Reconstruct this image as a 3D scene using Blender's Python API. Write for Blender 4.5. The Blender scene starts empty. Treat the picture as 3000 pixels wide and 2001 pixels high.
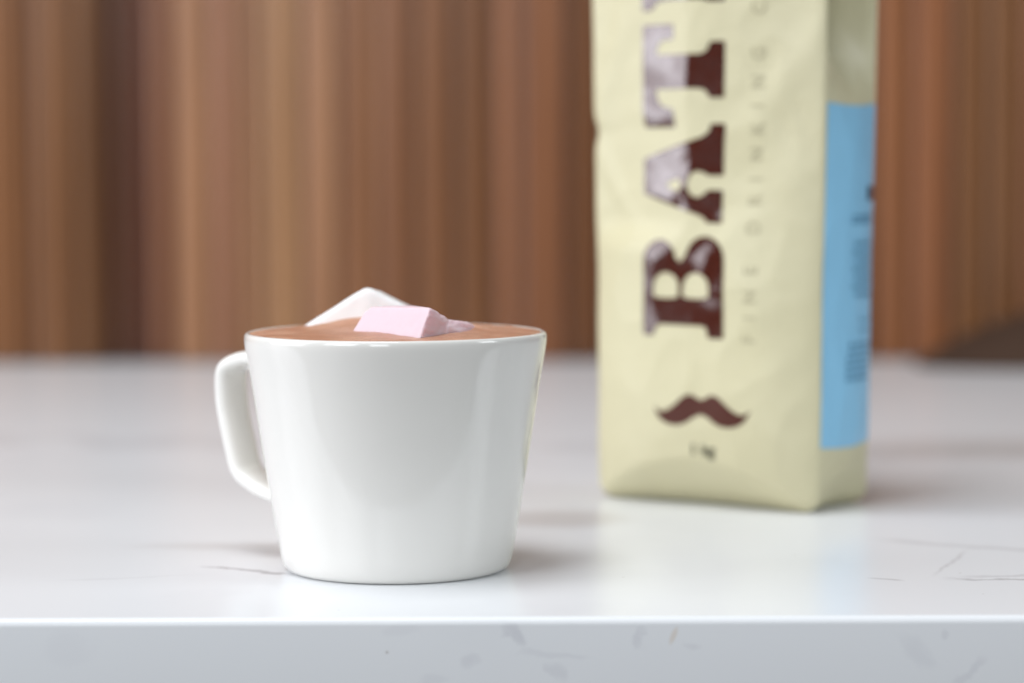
import bpy, bmesh, math, random
from mathutils import Vector, Matrix, noise
R = math.radians
random.seed(4)
scene = bpy.context.scene
COL = scene.collection

# ------------------------------------------------------------------ camera
cam_d = bpy.data.cameras.new('camera')
cam = bpy.data.objects.new('camera', cam_d)
COL.objects.link(cam)
cam_d.lens = 91.9
cam_d.sensor_width = 36.0
cam_d.clip_start = 0.02
cam_d.clip_end = 60
CAM_H = 0.120
cam.location = (0, 0, CAM_H)
PITCH, ROLL = 3.85, -0.2
cam.matrix_world = (Matrix.Translation((0, 0, CAM_H)) @ Matrix.Rotation(R(90 - PITCH), 4, 'X')
                    @ Matrix.Rotation(R(ROLL), 4, 'Z'))
cam_d.dof.use_dof = True
cam_d.dof.focus_distance = 0.738
cam_d.dof.aperture_fstop = 6.0
cam_d.dof.aperture_blades = 0
scene.camera = cam

# ------------------------------------------------------------------ light
world = bpy.data.worlds.new('World')
scene.world = world
world.use_nodes = True
bg = world.node_tree.nodes['Background']
bg.inputs['Color'].default_value = (0.86, 0.93, 1.0, 1)
bg.inputs['Strength'].default_value = 0.13


def area(name, loc, target, sx, sy, power, color, spread=180):
    ld = bpy.data.lights.new(name, 'AREA')
    ld.shape = 'RECTANGLE'
    ld.size, ld.size_y = sx, sy
    ld.energy = power
    ld.color = color
    ld.spread = R(spread)
    o = bpy.data.objects.new(name, ld)
    COL.objects.link(o)
    o.location = loc
    d = Vector(target) - Vector(loc)
    o.rotation_euler = d.to_track_quat('-Z', 'Y').to_euler()
    return o


area('window_light', (-2.0, 0.66, 0.76), (0.0, 0.80, 0.12), 1.35, 1.50, 25, (0.94, 0.94, 1.0))
area('ceiling_light', (-0.30, 0.62, 1.50), (-0.05, 0.64, 0.0), 0.9, 0.6, 14.5, (0.96, 0.98, 1.0))
area('front_window_light', (-1.85, -1.35, 1.28), (0.0, 0.75, 0.10), 1.3, 1.4, 36, (0.93, 0.96, 1.0))
area('rear_window_light', (-0.55, -2.3, 1.05), (0.0, 1.2, 0.10), 0.8, 1.1, 20, (0.93, 0.96, 1.0))
area('right_window_light', (2.3, 0.30, 1.05), (0.0, 0.80, 0.05), 0.70, 0.85, 16, (0.93, 0.97, 1.0))

scene.view_settings.view_transform = 'Standard'
scene.view_settings.look = 'None'
scene.view_settings.exposure = 0.0
scene.view_settings.gamma = 1.0
scene.render.engine = 'CYCLES'
scene.cycles.max_bounces = 8
scene.cycles.diffuse_bounces = 5


# ------------------------------------------------------------------ helpers
def new_mat(name):
    m = bpy.data.materials.new(name)
    m.use_nodes = True
    nt = m.node_tree
    b = nt.nodes['Principled BSDF']
    return m, nt, b


def N(nt, t, **kw):
    n = nt.nodes.new(t)
    for k, v in kw.items():
        if k in n.inputs:
            n.inputs[k].default_value = v
        else:
            setattr(n, k, v)
    return n


def math_n(nt, op, a, b=None, c=None, clamp=False):
    n = nt.nodes.new('ShaderNodeMath')
    n.operation = op
    n.use_clamp = clamp
    for i, v in enumerate((a, b, c)):
        if v is None:
            continue
        if isinstance(v, (int, float)):
            n.inputs[i].default_value = v
        else:
            nt.links.new(v, n.inputs[i])
    return n.outputs[0]


def mixc(nt, f, a, b, blend='MIX'):
    n = nt.nodes.new('ShaderNodeMix')
    n.data_type = 'RGBA'
    n.blend_type = blend
    for sock, v in ((n.inputs[0], f), (n.inputs[6], a), (n.inputs[7], b)):
        if isinstance(v, (int, float)):
            sock.default_value = v
        elif isinstance(v, tuple):
            sock.default_value = v if len(v) == 4 else (*v, 1)
        else:
            nt.links.new(v, sock)
    return n.outputs[2]


def ramp(nt, fac, p0, p1, v0=0.0, v1=1.0):
    n = nt.nodes.new('ShaderNodeMapRange')
    n.interpolation_type = 'SMOOTHSTEP'
    n.inputs['From Min'].default_value = p0
    n.inputs['From Max'].default_value = p1
    n.inputs['To Min'].default_value = v0
    n.inputs['To Max'].default_value = v1
    nt.links.new(fac, n.inputs['Value'])
    return n.outputs['Result']


def noise_tex(nt, vec, scale, detail=3, rough=0.5):
    n = nt.nodes.new('ShaderNodeTexNoise')
    n.inputs['Scale'].default_value = scale
    n.inputs['Detail'].default_value = detail
    n.inputs['Roughness'].default_value = rough
    nt.links.new(vec, n.inputs['Vector'])
    return n.outputs['Fac']


def bump(nt, b, height, strength, dist):
    n = nt.nodes.new('ShaderNodeBump')
    n.inputs['Strength'].default_value = strength
    n.inputs['Distance'].default_value = dist
    nt.links.new(height, n.inputs['Height'])
    nt.links.new(n.outputs['Normal'], b.inputs['Normal'])
    return n


def obj(name, me, mat=None, parent=None, smooth=True, loc=None):
    """link a mesh or bmesh as one object"""
    if isinstance(me, bmesh.types.BMesh):
        m2 = bpy.data.meshes.new(name)
        me.to_mesh(m2)
        me.free()
        me = m2
    me.name = name
    if mat:
        me.materials.append(mat)
    if smooth:
        for p in me.polygons:
            p.use_smooth = True
    o = bpy.data.objects.new(name, me)
    COL.objects.link(o)
    if parent:
        o.parent = parent
    if loc:
        o.location = loc
    return o


def thing(name, label, cat, loc=(0, 0, 0), rotz=0.0, group=None):
    o = bpy.data.objects.new(name, None)
    o.empty_display_size = 0.02
    COL.objects.link(o)
    o.location = loc
    o.rotation_euler = (0, 0, rotz)
    tag(o, label, cat, group)
    return o


def tag(o, label, cat=None, group=None, kind=None):
    o['label'] = label
    if cat:
        o['category'] = cat
    if group:
        o['group'] = group
    if kind:
        o['kind'] = kind


def smoothstep(a, b, x):
    t = max(0.0, min(1.0, (x - a) / (b - a)))
    return t * t * (3 - 2 * t)


# ------------------------------------------------------------------ materials
# marble / quartz of the countertop; veins are laid out in the slab's own metres
def stone_material():
    m, nt, b = new_mat('white_veined_quartz')
    tc = N(nt, 'ShaderNodeTexCoord')
    vec = tc.outputs['Object']
    sep = N(nt, 'ShaderNodeSeparateXYZ')
    nt.links.new(vec, sep.inputs[0])
    X, Y, Z = sep.outputs
    # unrolled coordinate: the vein pattern runs over the front edge and down the front
    V = math_n(nt, 'ADD', Y, Z)
    wob = noise_tex(nt, vec, 38, 4, 0.6)
    wob = math_n(nt, 'SUBTRACT', wob, 0.5)
    fine = noise_tex(nt, vec, 170, 3, 0.6)
    fine = math_n(nt, 'SUBTRACT', fine, 0.5)

    def streak(x0, x1, y0, y1, width, amp, soft, coord=V, strength=1.0):
        """one vein from (x0,y0) to (x1,y1)"""
        s = (y1 - y0) / (x1 - x0)
        line = math_n(nt, 'MULTIPLY_ADD', X, s, y0 - s * x0)
        d = math_n(nt, 'SUBTRACT', coord, line)
        d = math_n(nt, 'MULTIPLY_ADD', wob, amp, d)
        d = math_n(nt, 'MULTIPLY_ADD', fine, amp * 0.22, d)
        d = math_n(nt, 'ABSOLUTE', d)
        k = ramp(nt, d, width * 0.1, width * 1.5, 1.0, 0.0)
        win = math_n(nt, 'MULTIPLY', ramp(nt, X, x0 - soft, x0 + soft), ramp(nt, X, x1 - soft, x1 + soft, 1.0, 0.0))
        k = math_n(nt, 'MULTIPLY', k, win)
        return math_n(nt, 'MULTIPLY', k, strength)

    veins = [
        streak(-0.093, -0.066, 0.7800, 0.7660, 0.0018, 0.020, 0.003, strength=0.50),
        streak(-0.130, -0.098, 0.7560, 0.7620, 0.0014, 0.010, 0.010, strength=0.10),
        streak(0.1040, 0.1120, 0.7530, 0.7490, 0.0012, 0.006, 0.002, strength=0.42),
        streak(0.1290, 0.200, 0.7530, 0.7440, 0.0018, 0.022, 0.006, strength=0.45),
        streak(0.1330, 0.200, 0.7560, 0.7640, 0.0018, 0.016, 0.006, strength=0.25),
        streak(0.1250, 0.1400, 0.7640, 0.8020, 0.0022, 0.016, 0.004, strength=0.25),
        streak(0.1200, 0.200, 0.8300, 0.7800, 0.0040, 0.020, 0.008, strength=0.22),
        streak(-0.40, 0.40, 1.180, 1.050, 0.020, 0.16, 0.06, strength=0.15),
        streak(-0.0900, 0.010, 0.6700, 0.6600, 0.0014, 0.014, 0.015, strength=0.10),
    ]
    total = veins[0]
    for v in veins[1:]:
        total = math_n(nt, 'MAXIMUM', total, v)
    # diffuse cloudy patches and the veins seen on the front edge
    clouds = noise_tex(nt, vec, 9, 4, 0.55)
    clouds = ramp(nt, clouds, 0.50, 0.78)
    small = noise_tex(nt, vec, 62, 4, 0.62)
    small = ramp(nt, small, 0.66, 0.80)
    mid = noise_tex(nt, vec, 14, 2, 0.5)
    mid = ramp(nt, mid, 0.52, 0.68)
    blotch = math_n(nt, 'MULTIPLY', small, mid)
    base = mixc(nt, clouds, (0.805, 0.825, 0.845), (0.755, 0.775, 0.80))
    base = mixc(nt, math_n(nt, 'MULTIPLY', blotch, 0.45), base, (0.42, 0.40, 0.45))
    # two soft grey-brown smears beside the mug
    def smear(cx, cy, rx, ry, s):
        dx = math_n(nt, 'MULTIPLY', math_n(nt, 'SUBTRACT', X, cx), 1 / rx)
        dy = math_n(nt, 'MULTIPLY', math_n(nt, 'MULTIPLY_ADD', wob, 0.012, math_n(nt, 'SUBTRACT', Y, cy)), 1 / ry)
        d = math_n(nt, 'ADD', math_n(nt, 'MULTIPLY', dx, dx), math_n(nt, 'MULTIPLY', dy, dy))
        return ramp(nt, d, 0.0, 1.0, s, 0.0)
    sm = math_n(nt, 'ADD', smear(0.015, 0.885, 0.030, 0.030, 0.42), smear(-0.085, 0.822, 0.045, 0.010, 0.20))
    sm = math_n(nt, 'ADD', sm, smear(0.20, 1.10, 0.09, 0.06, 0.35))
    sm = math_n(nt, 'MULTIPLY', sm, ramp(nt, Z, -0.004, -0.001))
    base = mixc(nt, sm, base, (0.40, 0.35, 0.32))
    # grey-lilac marks on the front edge
    wz = noise_tex(nt, vec, 130, 3, 0.6)
    wz = math_n(nt, 'SUBTRACT', wz, 0.5)

    def mark(cx, cz, rx, rz, tilt, st):
        ux = math_n(nt, 'MULTIPLY_ADD', wz, 0.010, math_n(nt, 'SUBTRACT', X, cx))
        uz = math_n(nt, 'MULTIPLY_ADD', wob, 0.010, math_n(nt, 'SUBTRACT', Z, cz))
        ux = math_n(nt, 'MULTIPLY_ADD', uz, tilt, ux)
        ux = math_n(nt, 'MULTIPLY', ux, 1 / rx)
        uz = math_n(nt, 'MULTIPLY', uz, 1 / rz)
        d = math_n(nt, 'ADD', math_n(nt, 'MULTIPLY', ux, ux), math_n(nt, 'MULTIPLY', uz, uz))
        return ramp(nt, d, 0.0, 1.0, st, 0.0)
    fm = None
    for mk in ((0.000, -0.0055, 0.0028, 0.0050, 0.5, 0.5), (-0.012, -0.0120, 0.0040, 0.0030, 0.0, 0.3), (0.0335, -0.0060, 0.0018, 0.0040, 0.0, 0.35),
               (0.108, -0.0090, 0.0050, 0.0060, 0.9, 0.2), (0.122, -0.0150, 0.0024, 0.0050, -0.8, 0.3), (0.115, -0.0040, 0.0018, 0.0020, 0.0, 0.3),
               (0.012, -0.0150, 0.0030, 0.0030, 0.8, 0.3), (-0.1180, -0.0080, 0.0090, 0.0060, 0.0, 0.10), (0.048, -0.0070, 0.0040, 0.0014, 0.6, 0.25),
               (0.010, -0.0105, 0.0130, 0.0012, 0.25, 0.22), (-0.030, -0.0030, 0.0060, 0.0020, 0.0, 0.15), (-0.022, -0.0170, 0.0040, 0.0020, 0.0, 0.2)):
        v = mark(*mk)
        fm = v if fm is None else math_n(nt, 'MAXIMUM', fm, v)
    fm = math_n(nt, 'MULTIPLY', fm, ramp(nt, Z, -0.0022, -0.0004, 0.5, 0.0))
    base = mixc(nt, fm, base, (0.36, 0.35, 0.42))
    base = mixc(nt, total, base, (0.22, 0.20, 0.22))
    # a few dark specks in the stone
    vo = N(nt, 'ShaderNodeTexVoronoi')
    vo.inputs['Scale'].default_value = 90
    nt.links.new(vec, vo.inputs['Vector'])
    kc = N(nt, 'ShaderNodeSeparateColor')
    nt.links.new(vo.outputs['Color'], kc.inputs[0])
    sp = math_n(nt, 'MULTIPLY', ramp(nt, vo.outputs['Distance'], 0.02, 0.05, 0.5, 0.0), math_n(nt, 'GREATER_THAN', kc.outputs[0], 0.75))
    base = mixc(nt, sp, base, (0.30, 0.25, 0.22))
    # ochre fleck on the front edge
    fl = math_n(nt, 'ADD', math_n(nt, 'POWER', math_n(nt, 'MULTIPLY', math_n(nt, 'ADD', math_n(nt, 'SUBTRACT', X, 0.0445), math_n(nt, 'MULTIPLY', Z, -0.35)), 900.0), 2.0),
                math_n(nt, 'POWER', math_n(nt, 'MULTIPLY', math_n(nt, 'ADD', Z, 0.0050), 330.0), 2.0))
    base = mixc(nt, ramp(nt, fl, 0.0, 1.0, 0.3, 0.0), base, (0.60, 0.42, 0.22))
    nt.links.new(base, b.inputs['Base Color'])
    b.inputs['Roughness'].default_value = 0.24
    b.inputs['IOR'].default_value = 1.33
    return m


def porcelain():
    m, nt, b = new_mat('white_glazed_porcelain')
    tc = N(nt, 'ShaderNodeTexCoord')
    vo = N(nt, 'ShaderNodeTexVoronoi')
    vo.inputs['Scale'].default_value = 75
    vo.inputs['Randomness'].default_value = 1.0
    nt.links.new(tc.outputs['Object'], vo.inputs['Vector'])
    spot = ramp(nt, vo.outputs['Distance'], 0.012, 0.026, 1.0, 0.0)
    keep = N(nt, 'ShaderNodeSeparateColor')
    nt.links.new(vo.outputs['Color'], keep.inputs[0])
    spot = math_n(nt, 'MULTIPLY', spot, math_n(nt, 'GREATER_THAN', keep.outputs[0], 0.80))
    spot = math_n(nt, 'MULTIPLY', spot, 0.55)
    c = mixc(nt, spot, (0.79, 0.775, 0.735), (0.20, 0.15, 0.12))
    nt.links.new(c, b.inputs['Base Color'])
    b.inputs['Roughness'].default_value = 0.09
    b.inputs['IOR'].default_value = 1.52
    n1 = noise_tex(nt, tc.outputs['Object'], 32, 2)
    bump(nt, b, n1, 0.10, 0.003)
    return m


def chocolate():
    m, nt, b = new_mat('milky_chocolate_foam')
    tc = N(nt, 'ShaderNodeTexCoord')
    v = tc.outputs['Object']
    n1 = noise_tex(nt, v, 90, 4, 0.6)
    n2 = noise_tex(nt, v, 700, 2, 0.6)
    c = mixc(nt, ramp(nt, n1, 0.35, 0.7), (0.47, 0.222, 0.132), (0.63, 0.355, 0.24))
    vo = N(nt, 'ShaderNodeTexVoronoi')
    vo.inputs['Scale'].default_value = 620
    nt.links.new(v, vo.inputs['Vector'])
    pores = math_n(nt, 'MULTIPLY', ramp(nt, vo.outputs['Distance'], 0.12, 0.26, 1.0, 0.0), ramp(nt, n1, 0.44, 0.58))
    c = mixc(nt, math_n(nt, 'MULTIPLY', pores, 0.7), c, (0.36, 0.16, 0.09))
    nt.links.new(c, b.inputs['Base Color'])
    b.inputs['Roughness'].default_value = 0.38
    b.inputs['Subsurface Weight'].default_value = 0.25
    b.inputs['Subsurface Radius'].default_value = (0.003, 0.0015, 0.001)
    b.inputs['Subsurface Scale'].default_value = 1.0
    h = math_n(nt, 'SUBTRACT', n2, math_n(nt, 'MULTIPLY', pores, 0.8))
    bump(nt, b, h, 0.5, 0.0005)
    return m


def marshmallow_mat(name, col, rough=0.75):
    m, nt, b = new_mat(name)
    tc = N(nt, 'ShaderNodeTexCoord')
    v = tc.outputs['Object']
    n1 = noise_tex(nt, v, 260, 4, 0.6)
    c = mixc(nt, n1, col, tuple(x * 0.95 for x in col))
    nt.links.new(c, b.inputs['Base Color'])
    b.inputs['Roughness'].default_value = rough
    b.inputs['Subsurface Weight'].default_value = 0.25
    b.inputs['Subsurface Radius'].default_value = (0.004, 0.003, 0.003)
    b.inputs['Subsurface Scale'].default_value = 1.0
    bump(nt, b, n1, 0.25, 0.0005)
    return m


def bag_paper():
    m, nt, b = new_mat('cream_satin_foil_paper')
    tc = N(nt, 'ShaderNodeTexCoord')
    v = tc.outputs['Object']
    n1 = noise_tex(nt, v, 22, 3, 0.5)
    c = mixc(nt, n1, (0.605, 0.56, 0.355), (0.63, 0.59, 0.395))
    nt.links.new(c, b.inputs['Base Color'])
    b.inputs['Roughness'].default_value = 0.42
    n2 = noise_tex(nt, v, 90, 4, 0.55)
    bump(nt, b, n2, 0.35, 0.0012)
    return m


def print_mat(name, col, rough, spec=0.5, bs=0.3):
    m, nt, b = new_mat(name)
    tc = N(nt, 'ShaderNodeTexCoord')
    v = tc.outputs['Object']
    n1 = noise_tex(nt, v, 40, 3, 0.5)
    c = mixc(nt, n1, col, tuple(x * 0.9 for x in col))
    nt.links.new(c, b.inputs['Base Color'])
    b.inputs['Roughness'].default_value = rough
    b.inputs['Specular IOR Level'].default_value = spec
    n2 = noise_tex(nt, v, 70, 3, 0.5)
    bump(nt, b, n2, bs, 0.0012)
    return m


def wood():
    m, nt, b = new_mat('varnished_timber')
    tc = N(nt, 'ShaderNodeTexCoord')
    oi = N(nt, 'ShaderNodeObjectInfo')
    mp = N(nt, 'ShaderNodeMapping')
    mp.inputs['Scale'].default_value = (1.0, 1.0, 0.045)
    nt.links.new(tc.outputs['Object'], mp.inputs['Vector'])
    off = N(nt, 'ShaderNodeVectorMath')
    off.operation = 'ADD'
    nt.links.new(mp.outputs[0], off.inputs[0])
    comb = N(nt, 'ShaderNodeCombineXYZ')
    r = math_n(nt, 'MULTIPLY', oi.outputs['Random'], 37.0)
    for i in range(3):
        nt.links.new(r, comb.inputs[i])
    nt.links.new(comb.outputs[0], off.inputs[1])
    v = off.outputs[0]
    g1 = noise_tex(nt, v, 55, 4, 0.55)
    g2 = noise_tex(nt, v, 420, 3, 0.6)
    dark = mixc(nt, 1.0, oi.outputs['Color'], (0.82, 0.76, 0.70), 'MULTIPLY')
    light = mixc(nt, 1.0, oi.outputs['Color'], (1.12, 1.10, 1.08), 'MULTIPLY')
    c = mixc(nt, ramp(nt, g1, 0.36, 0.66), dark, light)
    c = mixc(nt, ramp(nt, g2, 0.5, 0.75, 0.0, 0.35), c, dark)
    nt.links.new(c, b.inputs['Base Color'])
    b.inputs['Roughness'].default_value = 0.30
    b.inputs['Specular IOR Level'].default_value = 0.36
    bump(nt, b, g2, 0.2, 0.0006)
    return m


M_STONE = stone_material()
M_PORC = porcelain()
M_CHOC = chocolate()
M_WHITE_M = marshmallow_mat('white_marshmallow', (0.93, 0.925, 0.92))
M_PINK_M = marshmallow_mat('pink_marshmallow', (0.76, 0.57, 0.625))
M_PINK_M.node_tree.nodes['Principled BSDF'].inputs['Subsurface Weight'].default_value = 0.6
M_BAG = bag_paper()
M_BROWN = print_mat('glossy_brown_print', (0.065, 0.009, 0.002), 0.10, 0.5, 0.20)
M_BROWN.node_tree.nodes['Principled BSDF'].inputs['IOR'].default_value = 1.95
_nt = M_BROWN.node_tree
_v = _nt.nodes['Texture Coordinate'].outputs['Object']
_nt.links.new(ramp(_nt, noise_tex(_nt, _v, 95, 4, 0.6), 0.36, 0.66, 1.72, 2.3), _nt.nodes['Principled BSDF'].inputs['IOR'])
M_BROWN_MATT = print_mat('matt_brown_print', (0.085, 0.022, 0.013), 0.45, 0.3)
M_TAN = print_mat('tan_print', (0.47, 0.43, 0.27), 0.5)
M_GREYTXT = print_mat('dark_olive_print', (0.10, 0.09, 0.05), 0.5)
M_BLUE = print_mat('sky_blue_sticker', (0.27, 0.59, 0.83), 0.38)
M_NAVY = print_mat('faded_navy_print', (0.11, 0.32, 0.49), 0.5)
M_NAVYD = print_mat('dark_navy_print', (0.01, 0.03, 0.07), 0.5)
M_WOOD = wood()
M_DARK, nt_, b_ = new_mat('dark_brown_glaze')
_tc = N(nt_, 'ShaderNodeTexCoord')
_c = mixc(nt_, noise_tex(nt_, _tc.outputs['Object'], 30, 3), (0.045, 0.024, 0.014), (0.07, 0.038, 0.024))
nt_.links.new(_c, b_.inputs['Base Color'])
b_.inputs['Roughness'].default_value = 0.75
b_.inputs['Specular IOR Level'].default_value = 0.2
M_FLOOR, nt_, b_ = new_mat('dark_floor')
_tc = N(nt_, 'ShaderNodeTexCoord')
_c = mixc(nt_, noise_tex(nt_, _tc.outputs['Object'], 3, 4), (0.10, 0.09, 0.085), (0.15, 0.14, 0.13))
nt_.links.new(_c, b_.inputs['Base Color'])
b_.inputs['Roughness'].default_value = 0.6

# ------------------------------------------------------------------ setting
# countertop: slab with an eased front edge
Y0, Y1, XW, TH = 0.689, 1.600, 1.3, 0.040


def countertop():
    rr = 0.0021
    prof = []
    for k in range(9):
        a = R(90 + 90 * k / 8)
        prof.append((Y0 + rr + rr * math.cos(a), -rr + rr * math.sin(a)))
    for k in range(7):
        a = R(180 + 90 * k / 6)
        prof.append((Y0 + rr + rr * math.cos(a), -TH + rr + rr * math.sin(a)))
    prof.append((Y1, -TH))
    prof.append((Y1, 0.0))
    bm = bmesh.new()
    nx = 2
    rows = []
    for i in range(nx):
        x = -XW + 2 * XW * i / (nx - 1)
        rows.append([bm.verts.new((x, y, z)) for y, z in prof])
    n = len(prof)
    for i in range(nx - 1):
        for j in range(n):
            bm.faces.new((rows[i][j], rows[i][(j + 1) % n], rows[i + 1][(j + 1) % n], rows[i + 1][j]))
    bm.faces.new(rows[0][::-1])
    bm.faces.new(rows[-1])
    bmesh.ops.recalc_face_normals(bm, faces=bm.faces)
    for e in bm.edges:
        e.smooth = len(e.link_faces) == 2 and e.calc_face_angle(3) < R(30)
    return bm


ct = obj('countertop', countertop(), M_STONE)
tag(ct, 'white stone countertop with faint grey veins and rounded front edge', kind='structure')

bm = bmesh.new()
bmesh.ops.create_grid(bm, x_segments=1, y_segments=1, size=4.0)
fl = obj('floor', bm, M_FLOOR, smooth=False, loc=(0, 0, -0.90))
tag(fl, 'dark floor below the counter', kind='structure')

# timber wall made of separate upright boards
wall = bpy.data.objects.new('timber_wall', None)
COL.objects.link(wall)
wall.location = (0, Y1, 0)
tag(wall, 'wall of upright brown timber boards behind the countertop', kind='structure')
# (right edge x in metres at the wall, colour, how far the face stands proud)
CW = [
    (-0.400, (0.250, 0.150, 0.085), 0.000), (-0.355, (0.235, 0.140, 0.080), 0.003),
    (-0.309, (0.230, 0.135, 0.072), 0.001), (-0.303, (0.300, 0.185, 0.115), 0.001),
    (-0.276, (0.255, 0.160, 0.092), 0.002), (-0.261, (0.210, 0.130, 0.070), 0.000),
    (-0.244, (0.090, 0.043, 0.016), -0.005), (-0.230, (0.095, 0.042, 0.022), -0.007),
    (-0.213, (0.175, 0.098, 0.062), -0.003), (-0.190, (0.300, 0.190, 0.128), 0.001),
    (-0.174, (0.290, 0.175, 0.130), 0.002), (-0.159, (0.280, 0.178, 0.122), 0.000),
    (-0.132, (0.290, 0.195, 0.125), 0.002), (-0.109, (0.285, 0.182, 0.125), 0.002),
    (-0.085, (0.245, 0.150, 0.092), 0.000), (-0.060, (0.225, 0.132, 0.078), 0.002),
    (-0.036, (0.205, 0.118, 0.064), 0.000), (-0.010, (0.165, 0.092, 0.044), -0.002),
    (0.005, (0.265, 0.156, 0.096), 0.002), (0.035, (0.225, 0.130, 0.080), 0.001),
    (0.058, (0.140, 0.078, 0.038), -0.003), (0.085, (0.215, 0.120, 0.068), 0.001),
    (0.112, (0.230, 0.130, 0.075), 0.000), (0.140, (0.215, 0.122, 0.070), 0.002),
    (0.170, (0.225, 0.125, 0.072), 0.000), (0.200, (0.220, 0.120, 0.068), 0.002),
    (0.229, (0.240, 0.118, 0.060), 0.000), (0.2525, (0.270, 0.142, 0.082), 0.001),
    (0.279, (0.285, 0.150, 0.092), 0.002), (0.300, (0.235, 0.138, 0.078), 0.000),
    (0.322, (0.230, 0.140, 0.085), -0.001), (0.350, (0.260, 0.150, 0.092), 0.002),
    (0.390, (0.240, 0.140, 0.080), 0.000),
]
_proto = {}


def board_mesh(w):
    """one upright board: a moulded face with eased edges and a recessed tongue"""
    key = round(w, 3)
    if key in _proto:
        return _proto[key]
    e = 0.0020
    T, H0, H1 = 0.018, 0.001, 0.95
    prof = [(-w / 2, 0.0), (-w / 2, -0.013), (-w / 2 + e * 0.5, -0.013), (-w / 2 + e * 0.6, -0.0160)]
    prof += [(-w / 2 + e * 1.5, -0.0170), (-w / 2 + e * 2.3, -T)]
    prof += [(-a, b) for a, b in prof[::-1]]
    bm = bmesh.new()
    lo = [bm.verts.new((a, b, H0)) for a, b in prof]
    hi = [bm.verts.new((a, b, H1)) for a, b in prof]
    n = len(prof)
    for j in range(n):
        bm.faces.new((lo[j], lo[(j + 1) % n], hi[(j + 1) % n], hi[j]))
    bm.faces.new(lo[::-1])
    bm.faces.new(hi)
    bmesh.ops.recalc_face_normals(bm, faces=bm.faces)
    me = bpy.data.meshes.new('board')
    bm.to_mesh(me)
    bm.free()
    me.materials.append(M_WOOD)
    _proto[key] = me
    return me


edges = []
x = -1.30
rng = random.Random(8)
while x < -0.43:
    w = rng.choice((0.024, 0.028, 0.046))
    k = rng.uniform(0.85, 1.2)
    edges.append((x, x + w, (0.24 * k, 0.14 * k, 0.085 * k), rng.choice((0, 0.002))))
    x += w
x0 = x
for (xr, c, pr) in CW:
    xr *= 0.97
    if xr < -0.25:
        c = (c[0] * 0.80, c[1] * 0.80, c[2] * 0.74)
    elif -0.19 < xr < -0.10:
        c = (c[0] * 1.08, c[1] * 1.22, c[2] * 1.35)  # window sheen put into the board colour: paler and greyer here
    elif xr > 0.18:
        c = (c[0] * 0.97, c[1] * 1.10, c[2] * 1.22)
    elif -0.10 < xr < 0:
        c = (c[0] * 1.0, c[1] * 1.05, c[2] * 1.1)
    edges.append((x0, xr, c, pr))
    x0 = xr
x = x0
while x < 1.28:
    w = rng.choice((0.024, 0.028, 0.046))
    k = rng.uniform(0.85, 1.2)
    edges.append((x, x + w, (0.24 * k, 0.135 * k, 0.08 * k), rng.choice((0, 0.002))))
    x += w
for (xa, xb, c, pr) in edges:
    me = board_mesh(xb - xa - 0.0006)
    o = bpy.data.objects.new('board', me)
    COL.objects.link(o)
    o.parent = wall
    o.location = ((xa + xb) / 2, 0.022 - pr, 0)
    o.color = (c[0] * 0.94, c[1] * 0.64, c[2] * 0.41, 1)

# ------------------------------------------------------------------ mug
MX, MY = -0.0346, 0.776
mug = thing('mug', 'white glazed mug brim full of hot chocolate standing on the counter', 'mug', (MX, MY, 0))
OUT = [(0.0300, 0.0006), (0.0312, 0.0002), (0.0322, 0.0003), (0.0333, 0.0012), (0.0341, 0.0028), (0.0347, 0.0050),
       (0.0354, 0.0090), (0.0363, 0.0140), (0.0379, 0.0240), (0.0395, 0.0340), (0.0412, 0.0450), (0.0424, 0.0530),
       (0.0432, 0.0580), (0.0440, 0.0625), (0.0446, 0.0660), (0.0449, 0.0685), (0.0448, 0.0700), (0.0444, 0.0707),
       (0.0437, 0.0709), (0.0430, 0.0705), (0.0426, 0.0697), (0.0422, 0.0680), (0.0410, 0.0600), (0.0385, 0.0450),
       (0.0350, 0.0230), (0.0325, 0.0080), (0.0290, 0.0045), (0.0150, 0.0040)]


def catmull(pts, sub):
    out = []
    n = len(pts)
    for i in range(n - 1):
        p0, p1, p2, p3 = pts[max(i - 1, 0)], pts[i], pts[i + 1], pts[min(i + 2, n - 1)]
        for k in range(sub):
            t = k / sub
            out.append(tuple(0.5 * (2 * p1[j] + (p2[j] - p0[j]) * t + (2 * p0[j] - 5 * p1[j] + 4 * p2[j] - p3[j]) * t * t
                                    + (3 * p1[j] - p0[j] - 3 * p2[j] + p3[j]) * t ** 3) for j in range(len(p1))))
    out.append(tuple(pts[-1]))
    return out


def lathe(prof, seg=160, cap_start=True, cap_end=True):
    bm = bmesh.new()
    rings = []
    for r, z in prof:
        rings.append([bm.verts.new((r * math.cos(2 * math.pi * i / seg), r * math.sin(2 * math.pi * i / seg), z)) for i in range(seg)])
    for a, b in zip(rings, rings[1:]):
        for i in range(seg):
            j = (i + 1) % seg
            bm.faces.new((a[i], a[j], b[j], b[i]))
    if cap_start:
        c = bm.verts.new((0, 0, prof[0][1]))
        for i in range(seg):
            bm.faces.new((rings[0][(i + 1) % seg], rings[0][i], c))
    if cap_end:
        c = bm.verts.new((0, 0, prof[-1][1]))
        for i in range(seg):
            bm.faces.new((rings[-1][i], rings[-1][(i + 1) % seg], c))
    bmesh.ops.recalc_face_normals(bm, faces=bm.faces)
    return bm


obj('body', lathe(catmull(OUT, 4)), M_PORC, mug)


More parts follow.
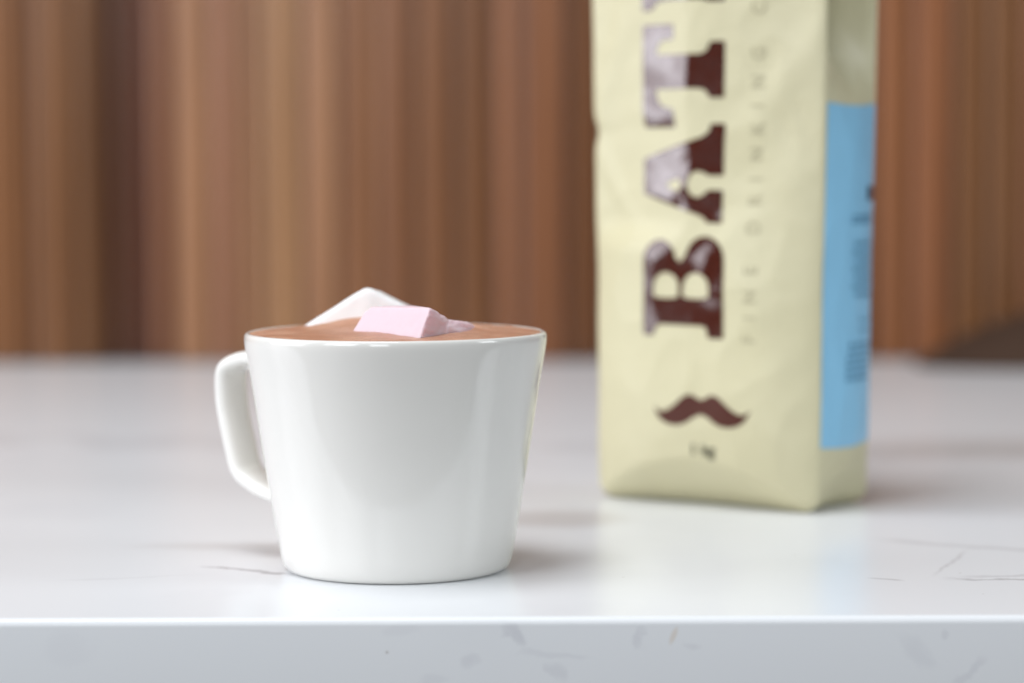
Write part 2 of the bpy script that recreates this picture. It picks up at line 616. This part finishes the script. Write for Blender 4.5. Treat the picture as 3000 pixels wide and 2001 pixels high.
def handle():
    """flat strap handle: outer outline (distance from the axis, height), swept with a rounded flat section"""
    outer = [(0.0425, 0.0640), (0.0460, 0.0640), (0.0494, 0.0637), (0.0543, 0.0627), (0.0581, 0.0608), (0.0600, 0.0582),
             (0.0606, 0.0542), (0.0602, 0.0470), (0.0592, 0.0415), (0.0582, 0.0370), (0.0566, 0.0303), (0.0554, 0.0270),
             (0.0535, 0.0247), (0.0505, 0.0228), (0.0460, 0.0207), (0.0403, 0.0186), (0.0366, 0.0172)]
    outer = [(r * 1.057 - 0.0007 * smoothstep(0.045, 0.055, r) - (r * 0.057 if r < 0.043 else 0), z) for r, z in outer]
    outer = [((0.040 + (r - 0.040) * 1.175) if r > 0.040 else r, z - 0.0028 * (0.064 - z) / 0.047) for r, z in outer]
    path = catmull(outer, 4)
    th, wd = 0.0048, 0.0125
    phi = R(35)
    A = Vector((-math.cos(phi), math.sin(phi), 0))
    T = Vector((math.sin(phi), math.cos(phi), 0))
    bm = bmesh.new()
    rings = []
    S = 28
    for i, (r, z) in enumerate(path):
        a = path[max(i - 1, 0)]
        b = path[min(i + 1, len(path) - 1)]
        tx, tz = b[0] - a[0], b[1] - a[1]
        L = math.hypot(tx, tz)
        nx, nz = tz / L, -tx / L          # towards the mug
        u = i / (len(path) - 1)
        flare = 1 + 0.25 * (smoothstep(0.14, 0.0, u) if u < 0.14 else 0) + 0.22 * smoothstep(0.88, 1.0, u)
        t2, w2 = th * flare, wd * flare
        ring = []
        for k in range(S):
            q = 2 * math.pi * k / S
            cx, cy = math.cos(q), math.sin(q)
            ex = 0.62
            hx = math.copysign(abs(cx) ** ex, cx) * w2 / 2
            hy = math.copysign(abs(cy) ** ex, cy) * t2 / 2
            rr, zz = r + nx * (th / 2 - hy), z + nz * (th / 2 - hy)
            ring.append(bm.verts.new(A * rr + T * hx + Vector((0, 0, zz))))
        rings.append(ring)
    for a, b in zip(rings, rings[1:]):
        for k in range(S):
            bm.faces.new((a[k], a[(k + 1) % S], b[(k + 1) % S], b[k]))
    bm.faces.new(rings[0][::-1])
    bm.faces.new(rings[-1])
    bmesh.ops.recalc_face_normals(bm, faces=bm.faces)
    return bm


obj('handle', handle(), M_PORC, mug)


# ------------------------------------------------------------------ hot chocolate
def foam_z(x, y):
    """height of the foam above the counter; x, y measured from the mug's axis"""
    r = math.hypot(x, y)
    e = smoothstep(0.0434, 0.0400, r) if r > 0.0385 else 1.0
    z = 0.0707 + 0.0003 * e + 0.0006 * (1 - (r / 0.0431) ** 2)
    z += 0.0030 * math.exp(-(((x + 0.0110) / 0.0120) ** 2 + ((y - 0.0120) / 0.0085) ** 2)) * e
    z += 0.0015 * math.exp(-(((x - 0.0240) / 0.0050) ** 2 + ((y - 0.0010) / 0.0050) ** 2)) * e
    z += 0.0004 * math.exp(-(((x - 0.0020) / 0.0180) ** 2 + ((y + 0.0190) / 0.0080) ** 2)) * e
    z += 0.00016 * noise.noise(Vector((x * 160, y * 160, 3))) * e
    z += 0.00006 * noise.noise(Vector((x * 700, y * 700, 1))) * e
    return z


def foam():
    bm = bmesh.new()
    seg, nr = 192, 70
    rings = []
    for i in range(1, nr + 1):
        r = 0.04330 * (i / nr) ** 0.9
        ring = []
        for k in range(seg):
            a = 2 * math.pi * k / seg
            x, y = r * math.cos(a), r * math.sin(a)
            ring.append(bm.verts.new((x, y, foam_z(x, y))))
        rings.append(ring)
    # down inside the cup
    for r, z in ((0.0420, 0.0668), (0.0405, 0.0605), (0.0360, 0.0300), (0.0325, 0.0095)):
        rings.append([bm.verts.new((r * math.cos(2 * math.pi * k / seg), r * math.sin(2 * math.pi * k / seg), z)) for k in range(seg)])
    c = bm.verts.new((0, 0, foam_z(0, 0)))
    c2 = bm.verts.new((0, 0, 0.0095))
    for k in range(seg):
        j = (k + 1) % seg
        bm.faces.new((c, rings[0][k], rings[0][j]))
        bm.faces.new((c2, rings[-1][j], rings[-1][k]))
    for a, b in zip(rings, rings[1:]):
        for k in range(seg):
            j = (k + 1) % seg
            bm.faces.new((a[k], b[k], b[j], a[j]))
    bmesh.ops.recalc_face_normals(bm, faces=bm.faces)
    return bm


ch = obj('hot_chocolate', foam(), M_CHOC, loc=(MX, MY, 0))
tag(ch, 'light brown hot chocolate with fine foam filling the white mug', 'drink')


# ------------------------------------------------------------------ marshmallows
def hull(pts, bev, seg=3):
    bm = bmesh.new()
    vs = [bm.verts.new(p) for p in pts]
    r = bmesh.ops.convex_hull(bm, input=vs)
    junk = [g for g in r['geom_interior'] + r['geom_unused'] if isinstance(g, bmesh.types.BMVert)]
    if junk:
        bmesh.ops.delete(bm, geom=list(set(junk)), context='VERTS')
    bmesh.ops.dissolve_limit(bm, angle_limit=R(4), verts=bm.verts, edges=bm.edges)
    if bev:
        bmesh.ops.bevel(bm, geom=list(bm.edges), offset=bev, segments=seg, profile=0.5, affect='EDGES', clamp_overlap=True)
    bmesh.ops.recalc_face_normals(bm, faces=bm.faces)
    me = bpy.data.meshes.new('lump')
    bm.to_mesh(me)
    bm.free()
    return me


def fuse(meshes, voxel, smooth_iter, wrinkle):
    bm = bmesh.new()
    for me in meshes:
        bm.from_mesh(me)
    me = bpy.data.meshes.new('fused')
    bm.to_mesh(me)
    bm.free()
    o = bpy.data.objects.new('fused', me)
    COL.objects.link(o)
    md = o.modifiers.new('r', 'REMESH')
    md.mode = 'VOXEL'
    md.voxel_size = voxel
    if smooth_iter:
        s = o.modifiers.new('s', 'SMOOTH')
        s.factor = 0.5
        s.iterations = smooth_iter
    dg = bpy.context.evaluated_depsgraph_get()
    ev = o.evaluated_get(dg)
    m2 = bpy.data.meshes.new_from_object(ev)
    bpy.data.objects.remove(o)
    m2.calc_loop_triangles()
    nrm = [v.normal.copy() for v in m2.vertices]
    for v, n in zip(m2.vertices, nrm):
        v.co += n * wrinkle(v.co, n)
    return m2


def rebase(me, c):
    for v in me.vertices:
        v.co -= c
    return me


def place_marsh(me, mat, c, label, name='marshmallow'):
    o = obj(name, rebase(me, Vector(c)), mat, loc=c)
    tag(o, label, 'marshmallow', 'marshmallows floating in the hot chocolate')
    return o


pk1 = hull([(-0.0500, 0.7665, 0.0665), (-0.0280, 0.7395, 0.0665),
            (-0.0436, 0.7700, 0.0770), (-0.0414, 0.7680, 0.0786), (-0.0232, 0.7450, 0.0796),
            (-0.0358, 0.7780, 0.0785), (-0.0300, 0.7740, 0.0788), (-0.0172, 0.7640, 0.0746),
            (-0.0330, 0.7860, 0.0660), (-0.0120, 0.7720, 0.0660), (-0.0200, 0.7530, 0.0660)], 0.00035, 2)
pk2 = hull([(-0.0195, 0.7590, 0.0757), (-0.0170, 0.7640, 0.0750), (-0.0180, 0.7560, 0.0738), (-0.0150, 0.7660, 0.0745), (-0.0135, 0.7700, 0.0741), (-0.0112, 0.7740, 0.0728),
            (-0.0100, 0.7760, 0.0710), (-0.0220, 0.7500, 0.0660), (-0.0095, 0.7730, 0.0660), (-0.0190, 0.7800, 0.0660),
            (-0.0250, 0.7700, 0.0720)], 0.0008, 2)


def pink_wr(co, n):
    # the torn, creased flank is on the right of the cut edge
    side = smoothstep(0.15, 0.6, n.x) * smoothstep(0.0805, 0.0775, co.z)
    q = Vector((co.x * 260 + co.z * 340, co.y * 150, co.z * 420))
    w = 0.00036 * side * (noise.noise(q) + 0.6 * noise.noise(q * 2.3))
    # hollow below the sloping ridge
    w -= 0.0004 * side * math.exp(-((co.z - 0.0742) / 0.0016) ** 2) * smoothstep(0.0045, 0.0, abs(co.y - 0.757) - 0.004)
    w += 0.00005 * noise.noise(co * 500)
    return w


pink = fuse([pk1, pk2], 0.00030, 3, pink_wr)
place_marsh(pink, M_PINK_M, (-0.028, 0.762, 0.0700), 'pink cut marshmallow with a creased flank, in front of the white one')

wh = hull([(-0.0443, 0.7950, 0.0836), (-0.0420, 0.8160, 0.0815), (-0.0652, 0.7965, 0.0705), (-0.0680, 0.8030, 0.0670),
           (-0.0640, 0.8090, 0.0700), (-0.0600, 0.7990, 0.0600), (-0.0215, 0.7960, 0.0716), (-0.0180, 0.8080, 0.0700),
           (-0.0230, 0.7980, 0.0640), (-0.0430, 0.7920, 0.0620), (-0.0430, 0.8160, 0.0620)], 0.0015, 5)
white = fuse([wh], 0.00045, 6, lambda co, n: 0.00012 * noise.noise(co * 180))
place_marsh(white, M_WHITE_M, (-0.044, 0.802, 0.0700), 'white puffy marshmallow with one corner sticking up, behind the pink one')

# ------------------------------------------------------------------ bag
# local frame: origin at the near lower corner, X runs left along the front, Y runs back along the side
BW, BD, BH = 0.0890, 0.0370, 0.255
ang = math.atan2(0.571, -0.821)
bag = thing('drink_powder_bag', 'tall cream bag with brown lettering and moustache behind the mug', 'bag', (0.1047, 0.892, 0), 0.0)
DX = Vector((-0.821, 0.571, 0)).normalized()
DY = Vector((0.571, 0.821, 0)).normalized()


def wr(x, y, z, seed):
    """crumples of the paper, metres"""
    q = Vector((x * 34 + z * 12, y * 34, z * 20 - x * 9 + seed))
    a = noise.noise(q)
    ridge = 1 - abs(noise.noise(q * 1.7 + Vector((5, 2, seed)))) * 2
    return 0.00045 * a + 0.0003 * max(0, ridge) ** 2


def widths(z):
    g = 0.0014 * smoothstep(0.0, 0.05, z) + 0.0062 * smoothstep(0.05, 0.21, z)
    left = BW + g * 0.45 + 0.0009 * noise.noise(Vector((z * 28, 4, 4))) + 0.0016 * math.exp(-((z - 0.132) / 0.004) ** 2) * -1
    right = -g * 0.50
    return right, left


def top_close(z):
    """1 below the shoulder, towards 0 at the folded top"""
    return 1 - smoothstep(0.185, 0.238, z)


def front_pt(f, z, off=0.0):
    """point on the front: f 0..1 from the near corner to the left edge"""
    xr, xl = widths(z)
    x = xr + (xl - xr) * f
    s = math.sin(math.pi * max(0.0, min(1.0, f)))
    arch = 0.0175 * (s ** 0.8) + 1e-6
    up = min(1.0, z / arch) ** 0.65
    # lower part: full and flat-topped; upper part: a soft upright ridge where the face turns
    full = 0.0108 * (1 - abs(2 * f - 1) ** 3) * (1 - 0.35 * smoothstep(0.095, 0.20, z))
    q = abs(f - 0.535)
    q = math.sqrt(q * q + 0.0004) - 0.010
    tent = 0.0100 * (max(0.0, 1 - max(0.0, q / 0.535) ** 1.3) if f < 0.535 else max(0.0, 1 - q / 0.465))
    k = smoothstep(0.089, 0.102, z) if f > 0.535 else smoothstep(0.089 - 0.03 * (0.535 - f) / 0.535, 0.102 + 0.04 * (0.535 - f) / 0.535, z)
    bulge = (full * (1 - k) + tent * k) * up
    tuck = 0.0060 * s * (1 - up)
    yy = -bulge + tuck + BD * 0.5 * (1 - top_close(z)) * 0.93
    n = wr(x, 0, z, 1) * min(1.0, f / 0.04, (1 - f) / 0.04) * smoothstep(0.0, 0.02, z)
    # diagonal soft creases on the right hand side of the face
    for (f0, z0, sl, wd, am) in ((0.17, 0.120, 0.9, 0.012, 0.0009), (0.22, 0.066, 1.1, 0.014, 0.0007),
                                 (0.13, 0.150, -1.4, 0.010, 0.0007), (0.12, 0.024, 0.8, 0.006, 0.0006),
                                 (0.92, 0.150, -2.0, 0.012, 0.0008), (0.93, 0.118, 1.4, 0.006, 0.0008)):
        d = ((z - z0) - sl * (f - f0) * BW) / wd
        n += am * math.exp(-d * d) * math.exp(-((f - f0) / 0.16) ** 2) * min(1.0, f / 0.04, (1 - f) / 0.04)
    p = DX * x + DY * (yy - n - off)
    return Vector((p.x, p.y, z))


def side_pt(g, z, off=0.0, xedge=None, sgn=-1):
    """point on the right side: g 0..1 from the near corner to the back corner"""
    xr, xl = widths(z)
    base = xr if sgn < 0 else xl
    s = math.sin(math.pi * max(0.0, min(1.0, g)))
    out = 0.0035 * s * smoothstep(0.005, 0.03, z) * (smoothstep(0.158, 0.120, z) if z > 0.12 else 1)
    fold = 0.0200 * smoothstep(0.136, 0.185, z)
    inn = fold * (1 - abs(2 * g - 1)) + 0.010 * (1 - top_close(z)) * s
    t = max(0.0, (0.014 * s ** 0.6 - z)) / 0.014
    inn += 0.004 * t ** 1.3
    n = wr(0, g * 0.05, z, 7) * min(1.0, g / 0.06, (1 - g) / 0.06) * smoothstep(0.0, 0.02, z) * 1.4
    # crease across the foot of the side
    n += 0.0009 * math.exp(-((z - 0.0125 - 0.004 * g) / 0.0025) ** 2) * s
    k = top_close(z)
    ya = BD * 0.5 * (1 - k) * 0.93
    yb = BD - BD * 0.5 * (1 - k) * 0.93
    yy = ya + (yb - ya) * g
    x = base + sgn * (out - inn + n + off)
    p = DX * x + DY * yy
    return Vector((p.x, p.y, z))


def back_pt(f, z):
    xr, xl = widths(z)
    x = xr + (xl - xr) * f
    s = math.sin(math.pi * f)
    t = max(0.0, (0.0275 * (s ** 0.75) - z)) / 0.0275
    yy = BD + 0.0055 * s * smoothstep(0.0, 0.03, z) - 0.0095 * t ** 1.25 - BD * 0.5 * (1 - top_close(z)) * 0.93
    p = DX * x + DY * (yy + wr(x, 1, z, 3) * min(1, f / 0.04, (1 - f) / 0.04))
    return Vector((p.x, p.y, z))


def bag_body():
    bm = bmesh.new()
    NF, NS = 90, 44
    cr = 0.0016          # eased corner
    zs = [0.0, 0.0003, 0.0008, 0.0016, 0.0028, 0.0036] + [0.0045 + (BH - 0.0045) * i / 170 for i in range(171)]

    def ring(z):
        pts = []
        for i in range(NF + 1):
            pts.append(front_pt(i / NF, z))
        for i in range(1, NS):
            pts.append(side_pt(i / NS, z, sgn=1))
        for i in range(NF + 1):
            pts.append(back_pt(1 - i / NF, z))
        for i in range(1, NS):
            pts.append(side_pt(1 - i / NS, z))
        return pts

    rings = []
    for z in zs:
        pts = ring(z)
        if z < 0.0054:      # rounded foot: pulled in towards the base, resting on an inset patch
            c = sum(pts, Vector()) / len(pts)
            k = 1 - 0.14 * (1 - math.sqrt(max(0, 1 - (1 - z / 0.0054) ** 2)))
            pts = [Vector((c.x + (p.x - c.x) * k, c.y + (p.y - c.y) * k, z)) for p in pts]
        rings.append([bm.verts.new(p) for p in pts])
    n = len(rings[0])
    for a, b in zip(rings, rings[1:]):
        for k in range(n):
            j = (k + 1) % n
            bm.faces.new((a[k], a[j], b[j], b[k]))
    for rg, z, flip in ((rings[0], 0.0, True), (rings[-1], BH, False)):
        c = bm.verts.new(sum((v.co for v in rg), Vector()) / n)
        for k in range(n):
            bm.faces.new((rg[k], rg[(k + 1) % n], c) if not flip else (rg[(k + 1) % n], rg[k], c))
    # round the four upright corners a little
    bmesh.ops.recalc_face_normals(bm, faces=bm.faces)
    for _ in range(1):
        ids = [0, NF, NF + NS, 2 * NF + NS]
        for rg in rings:
            new = []
            for i in ids:
                a, b, c = rg[(i - 1) % n].co, rg[i].co, rg[(i + 1) % n].co
                new.append((rg[i], b * 0.6 + (a + c) * 0.2))
            for v, co in new:
                v.co = co
    return bm


obj('body', bag_body(), M_BAG, bag)


# flat print: outlines in millimetres, cut into small cells and laid on the paper
def drape(name, outline_faces, fn, mat, cell=2.0, label=None, holes=True):
    """outline_faces: bmesh in (a, b, 0) mm; fn maps (a, b) to a 3D point"""
    bm = outline_faces
    xs = [v.co.x for v in bm.verts]
    ys = [v.co.y for v in bm.verts]
    for ax, lo, hi in ((0, min(xs), max(xs)), (1, min(ys), max(ys))):
        k = math.ceil(lo / cell) * cell
        while k < hi:
            co = Vector((k, 0, 0)) if ax == 0 else Vector((0, k, 0))
            no = Vector((1, 0, 0)) if ax == 0 else Vector((0, 1, 0))
            bmesh.ops.bisect_plane(bm, geom=list(bm.verts) + list(bm.edges) + list(bm.faces), dist=1e-5, plane_co=co, plane_no=no)
            k += cell
    bmesh.ops.triangulate(bm, faces=[f for f in bm.faces if len(f.verts) > 4])
    for v in bm.verts:
        v.co = fn(v.co.x, v.co.y)
    o = obj(name, bm, mat, bag)
    if label:
        o['label'] = label
    return o


def curve_fill(loops):
    """fill 2D outlines (holes by even-odd) and hand the flat faces back as a bmesh"""
    cu = bpy.data.curves.new('c', 'CURVE')
    cu.dimensions = '2D'
    cu.fill_mode = 'BOTH'
    for lp in loops:
        sp = cu.splines.new('POLY')
        sp.points.add(len(lp) - 1)
        for p, q in zip(sp.points, lp):
            p.co = (q[0], q[1], 0, 1)
        sp.use_cyclic_u = True
    o = bpy.data.objects.new('c', cu)
    COL.objects.link(o)
    dg = bpy.context.evaluated_depsgraph_get()
    me = bpy.data.meshes.new_from_object(o.evaluated_get(dg))
    bpy.data.objects.remove(o)
    bm = bmesh.new()
    bm.from_mesh(me)
    bmesh.ops.remove_doubles(bm, verts=bm.verts, dist=1e-4)
    return bm


def text_fill(s, size, cx=0.0, cy=0.0, bold=0.0, sx=1.0):
    cu = bpy.data.curves.new('t', 'FONT')
    cu.body = s
    cu.size = size
    cu.align_x = 'CENTER'
    cu.align_y = 'CENTER'
    cu.offset = bold
    cu.resolution_u = 4
    o = bpy.data.objects.new('t', cu)
    COL.objects.link(o)
    dg = bpy.context.evaluated_depsgraph_get()
    me = bpy.data.meshes.new_from_object(o.evaluated_get(dg))
    bpy.data.objects.remove(o)
    bm = bmesh.new()
    bm.from_mesh(me)
    for v in bm.verts:
        v.co.x = v.co.x * sx + cx
        v.co.y += cy
    bmesh.ops.remove_doubles(bm, verts=bm.verts, dist=1e-4)
    return bm


def arc(cx, cy, rx, ry, a0, a1, n=14):
    return [(cx + rx * math.cos(R(a0 + (a1 - a0) * i / n)), cy + ry * math.sin(R(a0 + (a1 - a0) * i / n))) for i in range(n + 1)]


# letters: h runs up the bag, v from the base line (right) to the cap line (left)
LB = 34.6


def on_front(h, v):
    x = LB - (3.2 if h < 37 else 1.4) + v
    return front_pt(x / 89.0, 0.060 + h / 1000, 0.00018)


def rnd(poly, r=1.0, n=4):
    """ease the corners of an outline"""
    out = []
    m = len(poly)
    for i in range(m):
        p0, p1, p2 = Vector(poly[i - 1]), Vector(poly[i]), Vector(poly[(i + 1) % m])
        d0, d1 = (p0 - p1), (p2 - p1)
        k = min(r, d0.length * 0.45, d1.length * 0.45)
        a, b = p1 + d0.normalized() * k, p1 + d1.normalized() * k
        for j in range(n + 1):
            t = j / n
            q = a * (1 - t) ** 2 + p1 * 2 * t * (1 - t) + b * t * t
            out.append((q.x, q.y))
    return out


B_OUT = ([(0.4, 32.3), (0.4, 28.0), (3.2, 27.2), (4.2, 25.8), (4.4, 24.5), (4.2, 8.5), (3.6, 6.8), (0.0, 6.0), (0.0, 0.0), (25.0, 0.0)]
         + arc(26.5, 7.6, 8.8, 7.6, -75, 75, 14) + [(29.2, 15.0), (27.4, 15.9), (26.3, 17.4), (27.6, 18.8), (29.0, 19.6)]
         + arc(25.8, 25.4, 8.2, 6.9, -58, 90, 14))
B_IN1 = arc(17.2, 11.0, 5.4, 5.3, -72, 72, 12) + [(14.6, 16.3), (13.8, 15.2), (13.5, 11), (13.8, 6.8), (14.6, 5.7)]
B_IN2 = arc(17.2, 22.9, 5.4, 5.1, -72, 72, 12) + [(14.6, 28.0), (13.8, 27.0), (13.5, 23), (13.8, 18.9), (14.6, 17.9)]
A_OUT = rnd([(39.9, 0.0), (51.3, 0.0), (51.3, 5.4), (49.4, 7.4), (48.7, 9.5), (49.8, 12.0), (53.2, 13.4), (56.8, 12.0), (58.0, 9.6),
             (57.4, 7.0), (56.3, 5.4), (56.3, 0.0), (74.2, 0.0), (74.2, 5.2), (71.6, 6.0), (69.7, 8.4), (62.2, 32.3), (50.0, 32.3),
             (42.6, 8.4), (41.6, 6.6), (39.9, 5.4)], 0.5)
A_IN = rnd([(50.9, 15.7), (55.3, 15.7), (55.0, 18.6), (53.6, 21.6), (52.4, 21.6), (51.2, 18.6)], 1.4)
T_OUT = rnd([(83.2, 0.0), (102.6, 0.0), (102.6, 5.0), (99.4, 6.4), (98.4, 8.4), (98.4, 26.5), (102.4, 25.2), (103.6, 23.2), (103.6, 19.0),
             (109.0, 19.0), (109.0, 32.5), (73.2, 32.5), (73.2, 19.0), (79.6, 19.0), (80.2, 22.8), (82.2, 25.4), (86.5, 26.5), (86.5, 8.4),
             (85.6, 6.4), (83.2, 5.2)], 0.7)
E_OUT = rnd([(116.3, 0.0), (146.5, 0.0), (146.5, 11.0), (140.5, 11.0), (140.0, 7.0), (128.5, 6.6), (128.5, 13.4), (133.5, 13.8), (133.5, 18.8),
             (128.5, 19.2), (128.5, 25.8), (139.0, 25.4), (139.6, 20.8), (145.5, 20.8), (145.5, 32.3), (113.9, 32.3), (113.9, 28.2),
             (116.8, 25.6), (117.4, 22.0), (117.4, 9.0), (116.9, 6.6), (116.3, 5.4)], 0.6)
for loops in ([B_OUT, B_IN1, B_IN2], [A_OUT, A_IN], [T_OUT], [E_OUT]):
    drape('printed_letter', curve_fill(loops), on_front, M_BROWN, 2.5)

# moustache emblem (a: left along the face from its centre, b: up), mm
half = [(0.0, 2.6), (1.8, 3.2), (3.4, 4.0), (5.1, 4.2), (6.8, 3.7), (8.6, 2.6), (10.8, 0.9), (13.4, -0.7), (15.6, -1.4), (17.6, -1.4), (19.5, -0.2), (19.2, -1.1),
        (17.9, -3.2), (15.8, -4.7), (12.8, -5.6), (9.8, -5.7), (7.2, -5.2), (4.8, -4.1), (2.6, -2.8), (0.0, -1.9)]
half = catmull(half, 3)
stash = half + [(-a, b) for a, b in half[::-1]][1:-1]


def on_face(a, b):
    return front_pt((40.2 + a * 0.96) / 89.0, 0.0355 + b * 1.1 / 1000, 0.00018)


drape('printed_moustache', curve_fill([stash]), on_face, M_BROWN_MATT, 2.5)
# weight under the moustache
drape('printed_weight', text_fill('1 kg', 5.4, 0, 0, 0.20, 1.1), lambda a, b: front_pt((39.4 - a) / 89.0, 0.0208 + b / 1000, 0.00018), M_GREYTXT, 2.0)
# small spaced words running up the bag
SM = [('F', 0.0600), ('I', 0.0675), ('N', 0.0747), ('E', 0.0838), ('D', 0.0984), ('R', 0.1078), ('I', 0.1151), ('N', 0.1236), ('K', 0.1324),
      ('I', 0.1402), ('N', 0.1484), ('G', 0.1580), ('C', 0.1735), ('H', 0.1835), ('O', 0.1935)]
for s, z0 in SM:
    drape('small_printed_letter', text_fill(s, 6.6, 0, 0, 0.06, 0.95), lambda a, b, z0=z0: front_pt((21.6 + b) / 89.0, z0 + a / 1000, 0.00018), M_TAN, 2.0)


# blue sticker on the side
def sticker():
    bm = bmesh.new()
    NG, NZ = 40, 90
    z0, z1 = 0.0228, 0.1412
    g = [[bm.verts.new(side_pt(0.018 + 0.955 * i / NG, z0 - 0.0009 * math.sin(math.pi * i / NG) + (z1 - z0) * j / NZ, 0.00022)) for i in range(NG + 1)] for j in range(NZ + 1)]
    for j in range(NZ):
        for i in range(NG):
            bm.faces.new((g[j][i], g[j][i + 1], g[j + 1][i + 1], g[j + 1][i]))
    return bm


st = obj('blue_sticker', sticker(), M_BLUE, bag)


def on_side(a, b):
    """a: mm back from the near corner, b: mm up"""
    return side_pt(a / 44.0, b / 1000, 0.00045)


def bar_shapes(rects):
    bm = bmesh.new()
    for (a0, a1, b0, b1) in rects:
        vs = [bm.verts.new((a, b, 0)) for a, b in ((a0, b0), (a1, b0), (a1, b1), (a0, b1))]
        bm.faces.new(vs)
    return bm


rg = random.Random(3)


def print_rows(a0, a1, b0, b1, pitch, hgt):
    """rows of tiny unreadable print as short dashes"""
    out = []
    b = b0
    while b < b1:
        a = a0 + rg.uniform(0, 3)
        while a < a1 - 1:
            w = rg.uniform(1.2, 4.0)
            out.append((a, min(a + w, a1), b, b + hgt))
            a += w + rg.uniform(0.6, 1.2)
        b += pitch
    return out


for rects, mt in (([(32, 42, 107.5, 112.5)], M_NAVYD),
                  (print_rows(16, 38, 99.5, 103.0, 1.9, 1.3), M_NAVY),
                  (print_rows(18, 40, 74.0, 93.0, 3.0, 1.5), M_NAVY),
                  (print_rows(24, 40, 62.0, 66.0, 3.4, 0.9), M_NAVY),
                  (print_rows(14, 38, 45.0, 57.0, 2.4, 1.3), M_NAVY)):
    o = drape('sticker_print', bar_shapes(rects), on_side, mt, 3.0)
    mw = o.parent
    o.parent = st

# ------------------------------------------------------------------ dark dish at the back, right
lid = obj('domed_lid', lathe(catmull([(0.1300, 0.0004), (0.1310, 0.0020), (0.1290, 0.0050), (0.1150, 0.0130), (0.0950, 0.0225), (0.0710, 0.0310),
                                      (0.0450, 0.0370), (0.0200, 0.0400), (0.0100, 0.0405)], 5), 96), M_DARK, loc=(0.370, 1.545, 0))
lid.scale = (1.0, 0.28, 1.0)
tag(lid, 'low dark brown domed lid, out of focus at the far right end of the counter', 'lid')
